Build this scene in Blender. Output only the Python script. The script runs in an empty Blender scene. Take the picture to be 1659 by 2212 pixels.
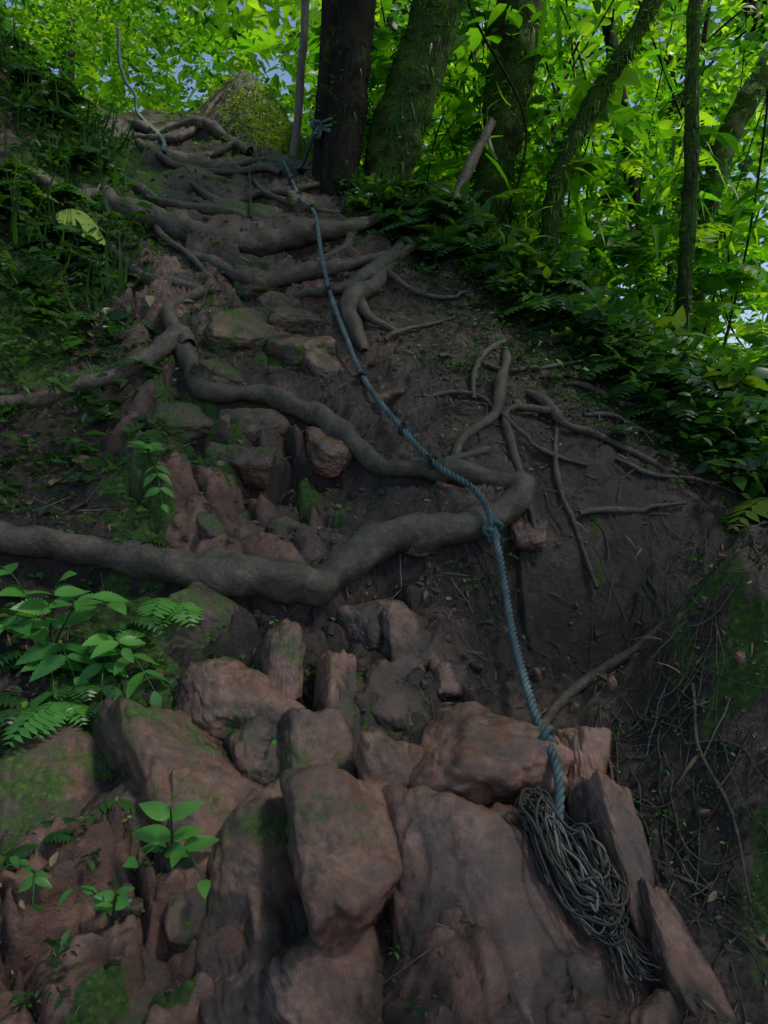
import bpy, math, numpy as np
from mathutils import Vector
rng=np.random.default_rng(7)
C=bpy.context.scene.collection
# ------------------------------------------------------------------ helpers
def S(t):
    t=np.clip(t,0,1); return t*t*(3-2*t)
def hsh(ix,iy,iz=0,s=0):
    n=(ix.astype(np.int64)*374761393+iy.astype(np.int64)*668265263+np.asarray(iz).astype(np.int64)*2147483647+s*974634777)&0xffffffff
    n=((n^(n>>13))*1274126177)&0xffffffff
    n=((n^(n>>15))*2246822519)&0xffffffff
    n=n^(n>>16)
    return (n&0xffffff)/float(0xffffff)
def vn2(x,y,s=0):
    ix=np.floor(x);iy=np.floor(y);fx=S(x-ix);fy=S(y-iy)
    ix=ix.astype(np.int64);iy=iy.astype(np.int64)
    a=hsh(ix,iy,0,s);b=hsh(ix+1,iy,0,s);c=hsh(ix,iy+1,0,s);d=hsh(ix+1,iy+1,0,s)
    return (a+(b-a)*fx)*(1-fy)+(c+(d-c)*fx)*fy
def fbm(x,y,o=4,s=0):
    r=0;a=.5;t=0
    for k in range(o):
        r=r+a*vn2(x*2**k+k*17.3,y*2**k-k*9.1,s+k); t+=a; a*=.5
    return r/t-.5
def vn3(x,y,z,s=0):
    ix=np.floor(x);iy=np.floor(y);iz=np.floor(z);fx=S(x-ix);fy=S(y-iy);fz=S(z-iz)
    ix=ix.astype(np.int64);iy=iy.astype(np.int64);iz=iz.astype(np.int64)
    def g(a,b,c): return hsh(ix+a,iy+b,(iz+c)*7919,s)
    l=lambda a,b,t:a+(b-a)*t
    return l(l(l(g(0,0,0),g(1,0,0),fx),l(g(0,1,0),g(1,1,0),fx),fy),l(l(g(0,0,1),g(1,0,1),fx),l(g(0,1,1),g(1,1,1),fx),fy),fz)-.5
def worley(x,y,s=0):
    ix=np.floor(x).astype(np.int64);iy=np.floor(y).astype(np.int64)
    F1=np.full(x.shape,9.);F2=np.full(x.shape,9.);h=np.zeros(x.shape);DX=np.zeros(x.shape);DY=np.zeros(x.shape);hx=np.zeros(x.shape);hy=np.zeros(x.shape)
    for a in (-1,0,1):
        for b in (-1,0,1):
            cx=ix+a+.5+.85*(hsh(ix+a,iy+b,0,s)-.5); cy=iy+b+.5+.85*(hsh(ix+a,iy+b,0,s+1)-.5)
            dx=x-cx;dy=y-cy;d=np.sqrt(dx*dx+dy*dy)
            n=d<F1
            F2=np.where(n,F1,np.minimum(F2,d))
            F1=np.where(n,d,F1);DX=np.where(n,dx,DX);DY=np.where(n,dy,DY)
            h=np.where(n,hsh(ix+a,iy+b,0,s+2),h);hx=np.where(n,hsh(ix+a,iy+b,0,s+3),hx);hy=np.where(n,hsh(ix+a,iy+b,0,s+4),hy)
    return F1,F2,h,DX,DY,hx-.5,hy-.5
def nrmz(a): return a/np.maximum(np.linalg.norm(a,axis=-1,keepdims=True),1e-9)
def mesh(name,V,F,mat,smooth=True,var=None,col=None,parent=None):
    V=np.asarray(V,dtype=np.float32);F=np.asarray(F,dtype=np.int32);k=F.shape[1]
    me=bpy.data.meshes.new(name)
    me.vertices.add(len(V));me.vertices.foreach_set('co',V.ravel())
    me.loops.add(F.size);me.loops.foreach_set('vertex_index',F.ravel())
    me.polygons.add(len(F));me.polygons.foreach_set('loop_start',np.arange(0,F.size,k,dtype=np.int32))
    me.update(calc_edges=True);me.validate()
    me.polygons.foreach_set('use_smooth',np.full(len(me.polygons),smooth))
    if var is not None:
        at=me.attributes.new('var','FLOAT','POINT');at.data.foreach_set('value',np.asarray(var,dtype=np.float32))
    if col is not None:
        at=me.attributes.new('Col','FLOAT_COLOR','POINT');at.data.foreach_set('color',np.asarray(col,dtype=np.float32).ravel())
    me.materials.append(mat)
    ob=bpy.data.objects.new(name,me)
    C.objects.link(ob)
    if parent: ob.parent=parent
    return ob
class MB:
    def __init__(s): s.V=[];s.F=[];s.A=[];s.n=0
    def add(s,V,F,a):
        V=np.asarray(V);s.V.append(V);s.F.append(np.asarray(F)+s.n);s.A.append(np.broadcast_to(a,(len(V),)));s.n+=len(V)
    def make(s,name,mat,smooth=True,parent=None):
        return mesh(name,np.concatenate(s.V),np.concatenate(s.F),mat,smooth,np.concatenate(s.A),parent=parent)
def catmull(P,step=.02):
    P=np.asarray(P,float);n=len(P);Q=np.vstack([2*P[0]-P[1],P,2*P[-1]-P[-2]]);out=[]
    for i in range(n-1):
        a,b,c,d=Q[i],Q[i+1],Q[i+2],Q[i+3]
        m=max(2,int(np.linalg.norm((c-b)[:3])/step))
        t=np.linspace(0,1,m,endpoint=False)[:,None]
        out.append(.5*((2*b)+(-a+c)*t+(2*a-5*b+4*c-d)*t**2+(-a+3*b-3*c+d)*t**3))
    out.append(P[-1:]);return np.vstack(out)
def tube(P,r,sides=10,namp=0,nfreq=8,seed=0,flat=1):
    P=np.asarray(P,float);n=len(P);r=np.broadcast_to(r,(n,)).copy()
    T=nrmz(np.gradient(P,axis=0));N=np.zeros((n,3))
    a=np.array([0,0,1.]) if abs(T[0][2])<.9 else np.array([1.,0,0])
    v=np.cross(T[0],a);v/=np.linalg.norm(v)
    for i in range(n):
        v=v-T[i]*np.dot(v,T[i]);v/=max(np.linalg.norm(v),1e-9);N[i]=v
    B=np.cross(T,N);ang=np.linspace(0,2*math.pi,sides,endpoint=False)
    off=N[:,None]*np.cos(ang)[None,:,None]+B[:,None]*np.sin(ang)[None,:,None]*flat
    V=P[:,None]+off*r[:,None,None]
    if namp:
        q=V*nfreq
        d=vn3(q[...,0],q[...,1],q[...,2],seed)+.5*vn3(q[...,0]*2.3,q[...,1]*2.3,q[...,2]*2.3,seed+1)
        V=V+off*(r[:,None]*d*namp)[...,None]
    i=np.arange(n-1)[:,None]*sides;j=np.arange(sides)[None];k=(j+1)%sides
    F=np.stack([i+j,i+k,i+k+sides,i+j+sides],-1).reshape(-1,4)
    return V.reshape(-1,3),F
# ------------------------------------------------------------------ terrain
_py=np.arange(-6,90,.05)
_pz=np.interp(_py,[-6,0,.8,1.5,3,4.3,5.8,7.5,9,12,20,90],[-3,-1.75,-1.6,-1.25,-.26,.86,2.15,3.1,4.0,5.3,8,20])
_pz2=np.convolve(np.pad(_pz,5,mode='edge'),np.ones(11)/11,'valid')
def prof(y): return np.interp(y,_py,_pz2)
def xc(y): return np.interp(y,[0,1.5,3,4.5,6,7.5,9,12,30],[.3,.17,-.15,-.62,-1.1,-2.0,-2.9,-4.5,-10])
def yridge(x): return 5.9-.75*np.clip(x+.3,0,4)
def mound(x,y):
    yy=y-2.18
    return 1.0*S((x-.46)/.95)*np.exp(-np.where(yy>0,(yy/.22)**2,(yy/.62)**2))*np.exp(-(np.clip(x-1.6,0,9)/1.2)**2)
def H0(x,y):
    x=np.asarray(x,float);y=np.asarray(y,float)
    d=x-xc(y)
    wl=np.interp(y,[0,2,3.5,4.5,7],[.25,.3,.55,1,1.3])
    lat=1.0*S((-d-.9)/1.6)*wl+.15*np.clip(-d-2.5,0,20)-.2*np.clip(d-.2,0,12)
    yr=yridge(x)
    wr=S((d-np.interp(y,[0,5.8,7],[.45,.45,1.0]))/.6)
    yy=np.where(y>yr, yr+(y-yr)*(1-.85*wr), y)
    h=prof(yy)+lat
    h=h+mound(x,y)
    h=h-.50*np.exp(-(((x-.85)/.42)**2+((y-2.85)/.33)**2))
    h=h+.60*np.exp(-(((x+1.35)/.5)**2+((y-7.4)/.5)**2))
    h=h-.15*np.exp(-(d/.5)**2)*S((y-1.6)/.8)
    return h+1.75
def PT(s): return np.array([[float(a)/100 for a in p.split(',')] for p in s.split()])
ROOTS=[
("-160,272 -139,273 -127,276 -110,277 -87,275 -66,275 -47,275 -33,274 -23,276 -14,288 -6,297 8,302 25,308 42,314 57,324 62,330 52,329 35,329 21,331 4,334 -8,341 -20,353 -31,363 -48,367 -60,371 -79,366 -88,367 -97,380 -106,395 -115,411 -119,422 -107,438 -121,441 -142,447 -163,468 -181,480 -197,478",
 [.05,.05,.055,.06,.07,.075,.075,.078,.08,.076,.074,.072,.07,.068,.06,.048,.042,.045,.047,.047,.048,.05,.05,.05,.052,.05,.048,.048,.05,.045,.035,.03,.034,.036,.036,.034,.03],.13),
("-103,392 -109,398 -116,383 -131,371 -146,363 -158,348 -172,333",[.04,.052,.05,.046,.04,.034,.025],.06),
("-225,490 -205,499 -195,520 -174,511 -145,498 -120,494 -94,497 -70,501 -52,505 -28,506 -8,520",[.05,.06,.075,.085,.085,.08,.085,.085,.075,.055,.03],.19),
("-190,556 -175,546 -154,529 -128,527 -99,527 -66,519 -41,517 -16,517 5,530",[.03,.035,.036,.038,.038,.036,.034,.032,.025],.05),
("-122,476 -107,475 -91,464 -73,460 -54,464 -32,471 -9,482 15,494 28,512",[.03,.04,.05,.052,.052,.046,.04,.036,.03],.14),
("-52,452 -30,452 -14,456 0,473 12,501 22,516",[.025,.036,.044,.046,.044,.034],.04),
("-10,403 -15,413 -20,428 -17,440 -8,449 0,469 14,494",[.02,.04,.05,.056,.052,.044,.034],.03),
("-15,438 -9,424 5,417 12,409",[.04,.026,.016,.008],0),
("-49,470 -32,483 -24,491 -23,506",[.03,.036,.034,.03],0),
("-181,614 -158,592 -128,598 -99,605 -79,594",[.03,.026,.024,.024,.02],.10),
("-170,640 -140,622 -110,628 -80,622 -50,600",[.03,.028,.026,.028,.03],.08),
("71,427 56,411 49,395 45,372",[.018,.02,.018,.01],0),
("68,418 61,388 55,365 37,350 33,338",[.02,.026,.026,.028,.022],.0),
("74,385 83,372 88,363 104,363 119,358 140,350",[.02,.024,.022,.02,.018,.01],.03),
("81,371 62,369 60,351 60,340 63,331 66,318",[.016,.02,.022,.02,.016,.008],0),
("84,364 80,340 82,327 90,310",[.014,.014,.012,.008],0),
("87,328 98,331 119,332 137,335",[.014,.014,.012,.01],.02),
("-6,341 15,337 32,337 50,342",[.024,.024,.024,.02],.03),
("46,218 50,226 57,233 68,236 82,234 98,230",[.014,.018,.020,.020,.016,.010],0),
("-265,822 -230,775 -195,725 -150,690 -113,655",[.05,.055,.05,.05,.04],.08),
("0,408 18,419 40,434",[.012,.014,.01],0),
("-212,660 -190,640 -160,650 -130,672",[.04,.045,.04,.03],.05),
("-140,560 -118,548 -95,560 -70,556 -48,566",[.02,.03,.03,.026,.02],.10),
("-250,700 -225,705 -195,690 -175,700 -150,720",[.03,.04,.04,.035,.02],.08),
("-105,600 -96,575 -84,555 -60,540 -30,535",[.016,.02,.022,.02,.015],0),
("-160,520 -140,485 -118,470 -100,455",[.02,.026,.022,.014],.03),
("-5,470 12,455 30,450 52,462",[.016,.02,.016,.01],.04),
("120,300 105,285 98,268 84,262",[.018,.016,.012,.006],0),
("95,395 110,400 128,392 150,398 175,392",[.012,.016,.016,.014,.01],.02),
("30,400 45,405 60,398 85,405 110,418",[.010,.014,.014,.012,.008],.03),
("20,372 36,378 52,372 70,350 95,345",[.012,.014,.012,.012,.008],.03),
("110,352 125,345 150,349 180,342",[.010,.012,.010,.006],.02),
("100,375 118,380 140,372 165,380",[.008,.010,.009,.006],.02),
("86,205 84,192 88,178 85,165",[.006,.006,.005,.003],0),
("62,214 65,204 63,190 66,176",[.007,.006,.005,.003],0),
]
RP=[];rp=[];ra=[]
for s,r,a in ROOTS:
    P=PT(s);D=catmull(np.column_stack([P,np.zeros(len(P)),np.asarray(r)]),.025)
    RP.append(D);rp.append(D[:,:2]);ra.append(np.full(len(D),a))
rp=np.vstack(rp);ra=np.concatenate(ra)
def grow(a,b,s0,g=1.09):
    o=[a];s=s0
    sg=1 if b>a else -1
    while (b-o[-1])*sg>0: o.append(o[-1]+sg*s);s*=g
    return np.array(o[1:])
xs=np.concatenate([grow(-3,-70,.03)[::-1],np.arange(-3,-1.4,.02),np.arange(-1.4,1.45,.0085),np.arange(1.45,2.8,.02),grow(2.8,70,.03)])
ys=np.concatenate([grow(1.0,-6,.03,1.15)[::-1],np.arange(1.0,3.5,.0075),np.arange(3.5,6.2,.013),np.arange(6.2,9.5,.028),grow(9.5,75,.05)])
X,Y=np.meshgrid(xs,ys)
h0=H0(X,Y)
near=(X>-3.2)&(X<2.6)&(Y>.8)&(Y<9)
idx=np.where(near.ravel())[0]
xf=X.ravel()[idx];yf=Y.ravel()[idx]
best=np.full(len(idx),9.);bi=np.zeros(len(idx),int)
for k in range(0,len(rp)):
    d=(xf-rp[k,0])**2+(yf-rp[k,1])**2
    u=d<best; best=np.where(u,d,best); bi[u]=k
best=np.sqrt(best)
dist=np.full(X.size,9.);dist[idx]=best
step=np.zeros(X.size)
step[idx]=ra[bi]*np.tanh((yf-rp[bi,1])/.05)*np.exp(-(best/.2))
dist=dist.reshape(X.shape);step=step.reshape(X.shape)
D=X-xc(Y)
wx=.16*fbm(X*2.5,Y*2.5,4,11);wy=.16*fbm(X*2.5+7,Y*2.5,4,12)
ca,sa=math.cos(.55),math.sin(.55)
XR=(X+wx)*ca+(Y+wy)*1.2*sa;YR=-(X+wx)*sa+(Y+wy)*1.2*ca
F1,F2,hh,dx,dy,tx,ty=worley(XR/.24,YR/.46,3)
edge=S((F2-F1)/.2)
q=(YR*1.0-XR*.25)/.30+1.6*hh
saw=q-np.floor(q)
ledge=(S(saw/.25)-saw)*.14
big=(hh-.5)*.14+(tx*dx+ty*dy)*.26-.06*(1-edge)+ledge
g1,g2,kh,ex,ey,ux,uy=worley(XR/.10+5,YR/.17,9)
q2=(YR*.9+XR*.35)/.12+2*kh;saw2=q2-np.floor(q2)
sml=(kh-.5)*.035+(ux*ex+uy*ey)*.05-.014*(1-S((g2-g1)/.25))+(S(saw2/.3)-saw2)*.025
rockm=S((fbm(X*1.3,Y*1.3,3,21)+.20)/.2)
band=S((D+1.2)/.5)*S((.55-D)/.25)*S((4.9-Y)/.5)
lowright=S((1.95-Y)/.2)*S((.85-X)/.15)
band=np.maximum(band,lowright*S((Y-.4)/.3))
up=S((D+.6)/.3)*S((.5-D)/.3)*S((7.6-Y)/.5)*S((Y-4.6)/.4)
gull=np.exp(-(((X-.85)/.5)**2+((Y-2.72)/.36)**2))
mnd=S(mound(X,Y)/.12)
rm=np.clip(rockm*band*.8+.25*band+.45*up*rockm,0,1)*(1-.9*S(gull*1.6))*(1-mnd)
rootatt=.25+.75*S((dist-.04)/.16)
dsp=rm*(big+sml*.85)*rootatt
gu=np.abs(fbm(X*5+wx*6,Y*2.2,4,37))
dsp=dsp+(1-rm)*(.16*fbm(X*4,Y*4,4,31)-.14*np.abs(fbm(X*7,Y*7,4,33))+.14*(gu-.1)*S(D/.4))*rootatt+.026*fbm(X*22,Y*22,3,35)+.018*fbm(X*50,Y*50,2,36)
dsp=dsp+.12*fbm(X*1.1,Y*1.1,3,41)*S((dist-.05)/.3)
far=S((np.abs(X)+Y-14)/10)
dsp=dsp+far*1.5*fbm(X*.15,Y*.15,3,51)
Z=h0+step+dsp
def gz(x,y):
    x=np.asarray(x,float);y=np.asarray(y,float)
    i=np.clip(np.searchsorted(xs,x)-1,0,len(xs)-2);j=np.clip(np.searchsorted(ys,y)-1,0,len(ys)-2)
    fx=(x-xs[i])/(xs[i+1]-xs[i]);fy=(y-ys[j])/(ys[j+1]-ys[j])
    return (Z[j,i]*(1-fx)+Z[j,i+1]*fx)*(1-fy)+(Z[j+1,i]*(1-fx)+Z[j+1,i+1]*fx)*fy
mossn=fbm(X*2.2,Y*2.2,4,61)+.5*fbm(X*14,Y*14,3,62)
moss=S((mossn-.14+.16*S((-D-.35)/.5))/.12)*.9*S((-D+.30)/.4)
moss=np.maximum(moss,S((Y-yridge(X)+.5)/.5)*S((D-.5)/.4)*.8)
moss=np.maximum(moss,S((mossn-.15)/.1)*.85*S((D-.7)/.4)*S((Y-2.9)/.3))
moss=np.maximum(moss,.8*np.exp(-(((X+1.0)/.3)**2+((Y-7.1)/.35)**2)))
moss=np.maximum(moss,mnd*S((X-.68)/.25)*S((mossn+.12)/.15)*.95)
crack=np.maximum(1-S((F2-F1)/.12),.6*(1-S((g2-g1)/.15)))
rmask=np.clip(rm*1.1*(1-.8*crack),0,1)
shade_wet=np.clip(S(gull*1.6)*1.1+.8*np.clip(-step/.045,0,1)+.6*crack*rm+.8*S((fbm(X*2.6,Y*2.6,5,66)+.02)/.13)*(1-rm),0,1)  # shade painted into gully, cracks and below roots, plus random damp mud
col=np.stack([rmask,moss,shade_wet,np.ones_like(rmask)],-1).reshape(-1,4)
# ------------------------------------------------------------------ materials
def newmat(name):
    m=bpy.data.materials.new(name);m.use_nodes=True;nt=m.node_tree
    return m,nt,nt.nodes['Principled BSDF']
def nd(nt,t,**k):
    n=nt.nodes.new(t)
    for a,b in k.items(): setattr(n,a,b)
    return n
def noise(nt,scale,detail=6,rough=.6,co=None,dist=0):
    n=nd(nt,'ShaderNodeTexNoise');n.inputs['Scale'].default_value=scale;n.inputs['Detail'].default_value=detail;n.inputs['Roughness'].default_value=rough;n.inputs['Distortion'].default_value=dist
    if co is not None: nt.links.new(co,n.inputs['Vector'])
    return n.outputs['Fac']
def ramp(nt,f,st):
    r=nd(nt,'ShaderNodeValToRGB');e=r.color_ramp.elements
    while len(e)<len(st): e.new(.5)
    for i,(p,c) in enumerate(st):
        e[i].position=p;e[i].color=(c if len(c)==4 else (*c,1)) if hasattr(c,'__len__') else (c,c,c,1)
    nt.links.new(f,r.inputs[0]);return r.outputs[0]
def mix(nt,f,a,b,bt='MIX'):
    n=nd(nt,'ShaderNodeMix',data_type='RGBA',blend_type=bt)
    for s,v in ((n.inputs[0],f),(n.inputs[6],a),(n.inputs[7],b)):
        if isinstance(v,bpy.types.NodeSocket): nt.links.new(v,s)
        else: s.default_value=v if not hasattr(v,'__len__') else (*v[:3],1)
    return n.outputs[2]
def mth(nt,op,a,b=None,cl=False):
    n=nd(nt,'ShaderNodeMath',operation=op,use_clamp=cl)
    for s,v in ((n.inputs[0],a),(n.inputs[1],b)):
        if v is None: continue
        if isinstance(v,bpy.types.NodeSocket): nt.links.new(v,s)
        else: s.default_value=v
    return n.outputs[0]
def bump(nt,b,h,st,dist=.02,prev=None):
    n=nd(nt,'ShaderNodeBump');n.inputs['Strength'].default_value=st;n.inputs['Distance'].default_value=dist
    nt.links.new(h,n.inputs['Height'])
    if prev is not None: nt.links.new(prev,n.inputs['Normal'])
    nt.links.new(n.outputs[0],b.inputs['Normal']);return n.outputs[0]
def rockcol(nt,co):
    a=ramp(nt,noise(nt,5,8,.65,co,.4),[(.30,(.08,.036,.025)),(.45,(.22,.105,.072)),(.58,(.31,.175,.13)),(.72,(.20,.165,.16))])
    b=ramp(nt,noise(nt,38,6,.7,co),[(.3,.40),(.62,1.0)])
    c=mix(nt,.75,a,b,'MULTIPLY')
    dk=ramp(nt,noise(nt,2.8,8,.70,co,.9),[(.44,0),(.58,1)])
    return mix(nt,mth(nt,'MULTIPLY',dk,.78),c,(.062,.046,.041))
def mosscol(nt,co):
    return ramp(nt,noise(nt,60,4,.7,co),[(.3,(.014,.030,.004)),(.55,(.045,.10,.012)),(.75,(.12,.20,.025))])
def groundmat():
    m,nt,b=newmat('trail_mud_and_rock')
    tc=nd(nt,'ShaderNodeTexCoord');co=tc.outputs['Object']
    at=nd(nt,'ShaderNodeAttribute',attribute_name='Col');sp=nd(nt,'ShaderNodeSeparateColor');nt.links.new(at.outputs['Color'],sp.inputs[0])
    R,G,B=sp.outputs[0],sp.outputs[1],sp.outputs[2]
    mud=ramp(nt,noise(nt,7,8,.7,co,.3),[(.3,(.020,.013,.009)),(.5,(.060,.038,.027)),(.70,(.165,.108,.078))])
    crumbs=ramp(nt,noise(nt,70,5,.75,co),[(.35,.2),(.65,1.55)])
    mud=mix(nt,.9,mud,crumbs,'MULTIPLY')
    rk=rockcol(nt,co)
    rmk=mth(nt,'MULTIPLY',mth(nt,'SUBTRACT',mth(nt,'ADD',R,noise(nt,11,8,.78,co)),.84),3.0,True)
    c=mix(nt,rmk,mud,rk)
    c=mix(nt,mth(nt,'MULTIPLY',B,.76),c,(.011,.008,.007))  # painted shade and damp mud pull the colour towards near-black
    mk=mth(nt,'MULTIPLY',mth(nt,'SUBTRACT',mth(nt,'ADD',G,noise(nt,30,5,.75,co)),1.05),4,True)
    c=mix(nt,mk,c,mosscol(nt,co))
    nt.links.new(c,b.inputs['Base Color'])
    rg=ramp(nt,noise(nt,12,5,.6,co),[(.35,.24),(.7,.68)])
    rg=mix(nt,mk,rg,(.95,.95,.95));nt.links.new(rg,b.inputs['Roughness'])
    b.inputs['Specular IOR Level'].default_value=.5
    p=bump(nt,b,noise(nt,14,10,.7,co,.4),.9,.035)
    bump(nt,b,noise(nt,90,6,.75,co),.8,.008,p)
    return m
def rockmat():
    m,nt,b=newmat('red_rock')
    tc=nd(nt,'ShaderNodeTexCoord');co=tc.outputs['Object']
    at=nd(nt,'ShaderNodeAttribute',attribute_name='var')
    c=rockcol(nt,co)
    sx=nd(nt,'ShaderNodeSeparateXYZ');nt.links.new(co,sx.inputs[0])
    lf=mth(nt,'MULTIPLY',sx.outputs[0],-.13)
    nz=noise(nt,5,8,.75,co,.3)
    mud=mth(nt,'MULTIPLY',mth(nt,'SUBTRACT',mth(nt,'ADD',mth(nt,'ADD',lf,nz),mth(nt,'MULTIPLY',at.outputs['Fac'],.36)),.53),7,True)
    c=mix(nt,mth(nt,'MULTIPLY',mud,.93),c,ramp(nt,noise(nt,50,5,.7,co),[(.3,(.016,.010,.008)),(.7,(.068,.044,.032))]))
    mk=mth(nt,'MULTIPLY',mth(nt,'SUBTRACT',mth(nt,'ADD',lf,noise(nt,6,8,.8,co)),.575),9,True)
    c=mix(nt,mk,c,mosscol(nt,co))
    nt.links.new(c,b.inputs['Base Color'])
    rg=ramp(nt,noise(nt,9,6,.65,co),[(.38,.22),(.68,.60)])
    nt.links.new(mix(nt,mk,rg,(.9,.9,.9)),b.inputs['Roughness'])
    p=bump(nt,b,noise(nt,16,10,.72,co,.3),.6,.022);bump(nt,b,noise(nt,110,5,.75,co),.45,.005,p)
    return m
def woodmat(name,c0,c1,mossf=.3,str_=(1,1,1),mt=.6,r0=.42,spec=.5):
    m,nt,b=newmat(name)
    tc=nd(nt,'ShaderNodeTexCoord');mp=nd(nt,'ShaderNodeMapping');nt.links.new(tc.outputs['Object'],mp.inputs[0]);mp.inputs['Scale'].default_value=str_
    co=mp.outputs[0]
    c=ramp(nt,noise(nt,9,8,.7,co,.4),[(.3,c0),(.7,c1)])
    c=mix(nt,.75,c,ramp(nt,noise(nt,60,5,.7,co),[(.32,.35),(.65,1.15)]),'MULTIPLY')
    mk=mth(nt,'MULTIPLY',mth(nt,'SUBTRACT',noise(nt,5,7,.75,tc.outputs['Object']),mt),7,True)
    c=mix(nt,mth(nt,'MULTIPLY',mk,mossf),c,mosscol(nt,tc.outputs['Object']))
    nt.links.new(c,b.inputs['Base Color']);b.inputs['Specular IOR Level'].default_value=spec
    nt.links.new(ramp(nt,noise(nt,14,4,.6,co),[(.3,r0),(.7,min(r0+.35,1))]),b.inputs['Roughness'])
    p=bump(nt,b,noise(nt,22,9,.7,co,.5),.8,.02);bump(nt,b,noise(nt,120,4,.7,co),.45,.004,p)
    return m
def leafmat(name,stops,trans=.5,rough=.42,spec=.4):
    m,nt,b=newmat(name)
    at=nd(nt,'ShaderNodeAttribute',attribute_name='var')
    tc=nd(nt,'ShaderNodeTexCoord')
    c=ramp(nt,at.outputs['Fac'],stops)
    c=mix(nt,.35,c,ramp(nt,noise(nt,25,4,.6,tc.outputs['Object']),[(.3,.5),(.7,1.2)]),'MULTIPLY')
    nt.links.new(c,b.inputs['Base Color']);b.inputs['Roughness'].default_value=rough;b.inputs['Specular IOR Level'].default_value=spec
    if trans:
        t=nd(nt,'ShaderNodeBsdfTranslucent')
        tcl=mix(nt,1,c,(2.1,2.3,.6),'MULTIPLY');nt.links.new(tcl,t.inputs['Color'])
        ms=nd(nt,'ShaderNodeMixShader');ms.inputs[0].default_value=trans
        nt.links.new(b.outputs[0],ms.inputs[1]);nt.links.new(t.outputs[0],ms.inputs[2])
        nt.links.new(ms.outputs[0],nt.nodes['Material Output'].inputs['Surface'])
    return m
G_=groundmat();RK=rockmat()
ROOTM=woodmat('root_bark',(.036,.028,.020),(.155,.125,.092),.75,mt=.60)
BARK=woodmat('dark_bark',(.006,.005,.004),(.026,.020,.014),.7,(1,1,.35),.56,.75,.2)
MOSSB=woodmat('mossy_bark',(.012,.012,.006),(.045,.042,.02),.95,(1,1,.4),.38,.75,.2)
PALE=woodmat('pale_bark',(.10,.09,.075),(.24,.22,.19),.15,(1,1,.4),.7)
LEAF=leafmat('jungle_leaf',[(0,(.008,.035,.007)),(.35,(.032,.12,.012)),(.7,(.10,.26,.015)),(1,(.26,.40,.03))],.5)
UND=leafmat('undergrowth_leaf',[(0,(.010,.034,.012)),(.5,(.028,.095,.020)),(.9,(.070,.18,.025)),(1,(.16,.25,.03))],.3,.36)
NEARL=leafmat('plant_leaf',[(0,(.02,.09,.02)),(.6,(.055,.20,.04)),(1,(.11,.30,.05))],.3,.4)
GRASS=leafmat('grass_blade',[(0,(.02,.06,.008)),(.6,(.09,.18,.015)),(1,(.22,.28,.02))],.4)
DEAD=leafmat('dead_leaf',[(0,(.03,.018,.012)),(.4,(.09,.055,.03)),(.75,(.18,.12,.07)),(.93,(.30,.24,.15)),(1,(.22,.34,.05))],.12,.6)
mm,nt,b=newmat('blue_rope');tc=nd(nt,'ShaderNodeTexCoord')
nt.links.new(ramp(nt,noise(nt,9,6,.7,tc.outputs['Object']),[(.3,(.025,.035,.035)),(.5,(.055,.10,.108)),(.72,(.11,.195,.205))]),b.inputs['Base Color']);b.inputs['Roughness'].default_value=.7;bump(nt,b,noise(nt,300,3,.7,tc.outputs['Object']),.5,.002);ROPE=mm
mm,nt,b=newmat('frayed_strand');at=nd(nt,'ShaderNodeAttribute',attribute_name='var')
nt.links.new(ramp(nt,at.outputs['Fac'],[(.1,(.010,.009,.008)),(.5,(.04,.036,.030)),(.8,(.09,.085,.072)),(1,(.17,.175,.155))]),b.inputs['Base Color']);b.inputs['Roughness'].default_value=.8;STR=mm
mm,nt,b=newmat('black_cord');b.inputs['Base Color'].default_value=(.012,.014,.016,1);b.inputs['Roughness'].default_value=.7;CORD=mm
# ------------------------------------------------------------------ ground
ny,nx=X.shape;i=np.arange(ny*nx).reshape(ny,nx)
F=np.stack([i[:-1,:-1].ravel(),i[:-1,1:].ravel(),i[1:,1:].ravel(),i[1:,:-1].ravel()],1)
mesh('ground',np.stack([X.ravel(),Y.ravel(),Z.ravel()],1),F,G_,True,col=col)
NV=np.array([0,-.62,.78])
# ------------------------------------------------------------------ roots
for n,Dd in enumerate(RP):
    x,y,r=Dd[:,0],Dd[:,1],np.maximum(Dd[:,3],.003)
    zb=H0(x,y)
    if r.max()<.03:
        zg=gz(x,y);zg=np.convolve(np.pad(zg,3,mode='edge'),np.ones(7)/7,'valid');zb=.4*zb+.6*zg
    P=np.column_stack([x,y,zb+.02*np.sin(np.arange(len(x))*.15+n)*(r>.012)])+NV*(r*.45+.008*(r<.03))[:,None]
    if n==0: P[-1,2]-=.05;P[0,2]-=.05
    P[:,0]+=.010*np.sin(np.arange(len(x))*.33+n);P[:,1]+=.010*np.sin(np.arange(len(x))*.41+n*3)
    r2=r*(1+.10*np.sin(np.arange(len(x))*.21+n*2)+.06*np.sin(np.arange(len(x))*.57+n))
    V,Ff=tube(P,r2,22 if r.max()>.03 else 8,.5,13,n)
    mesh('tree_root',V,Ff,ROOTM)
mb=MB()
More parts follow.
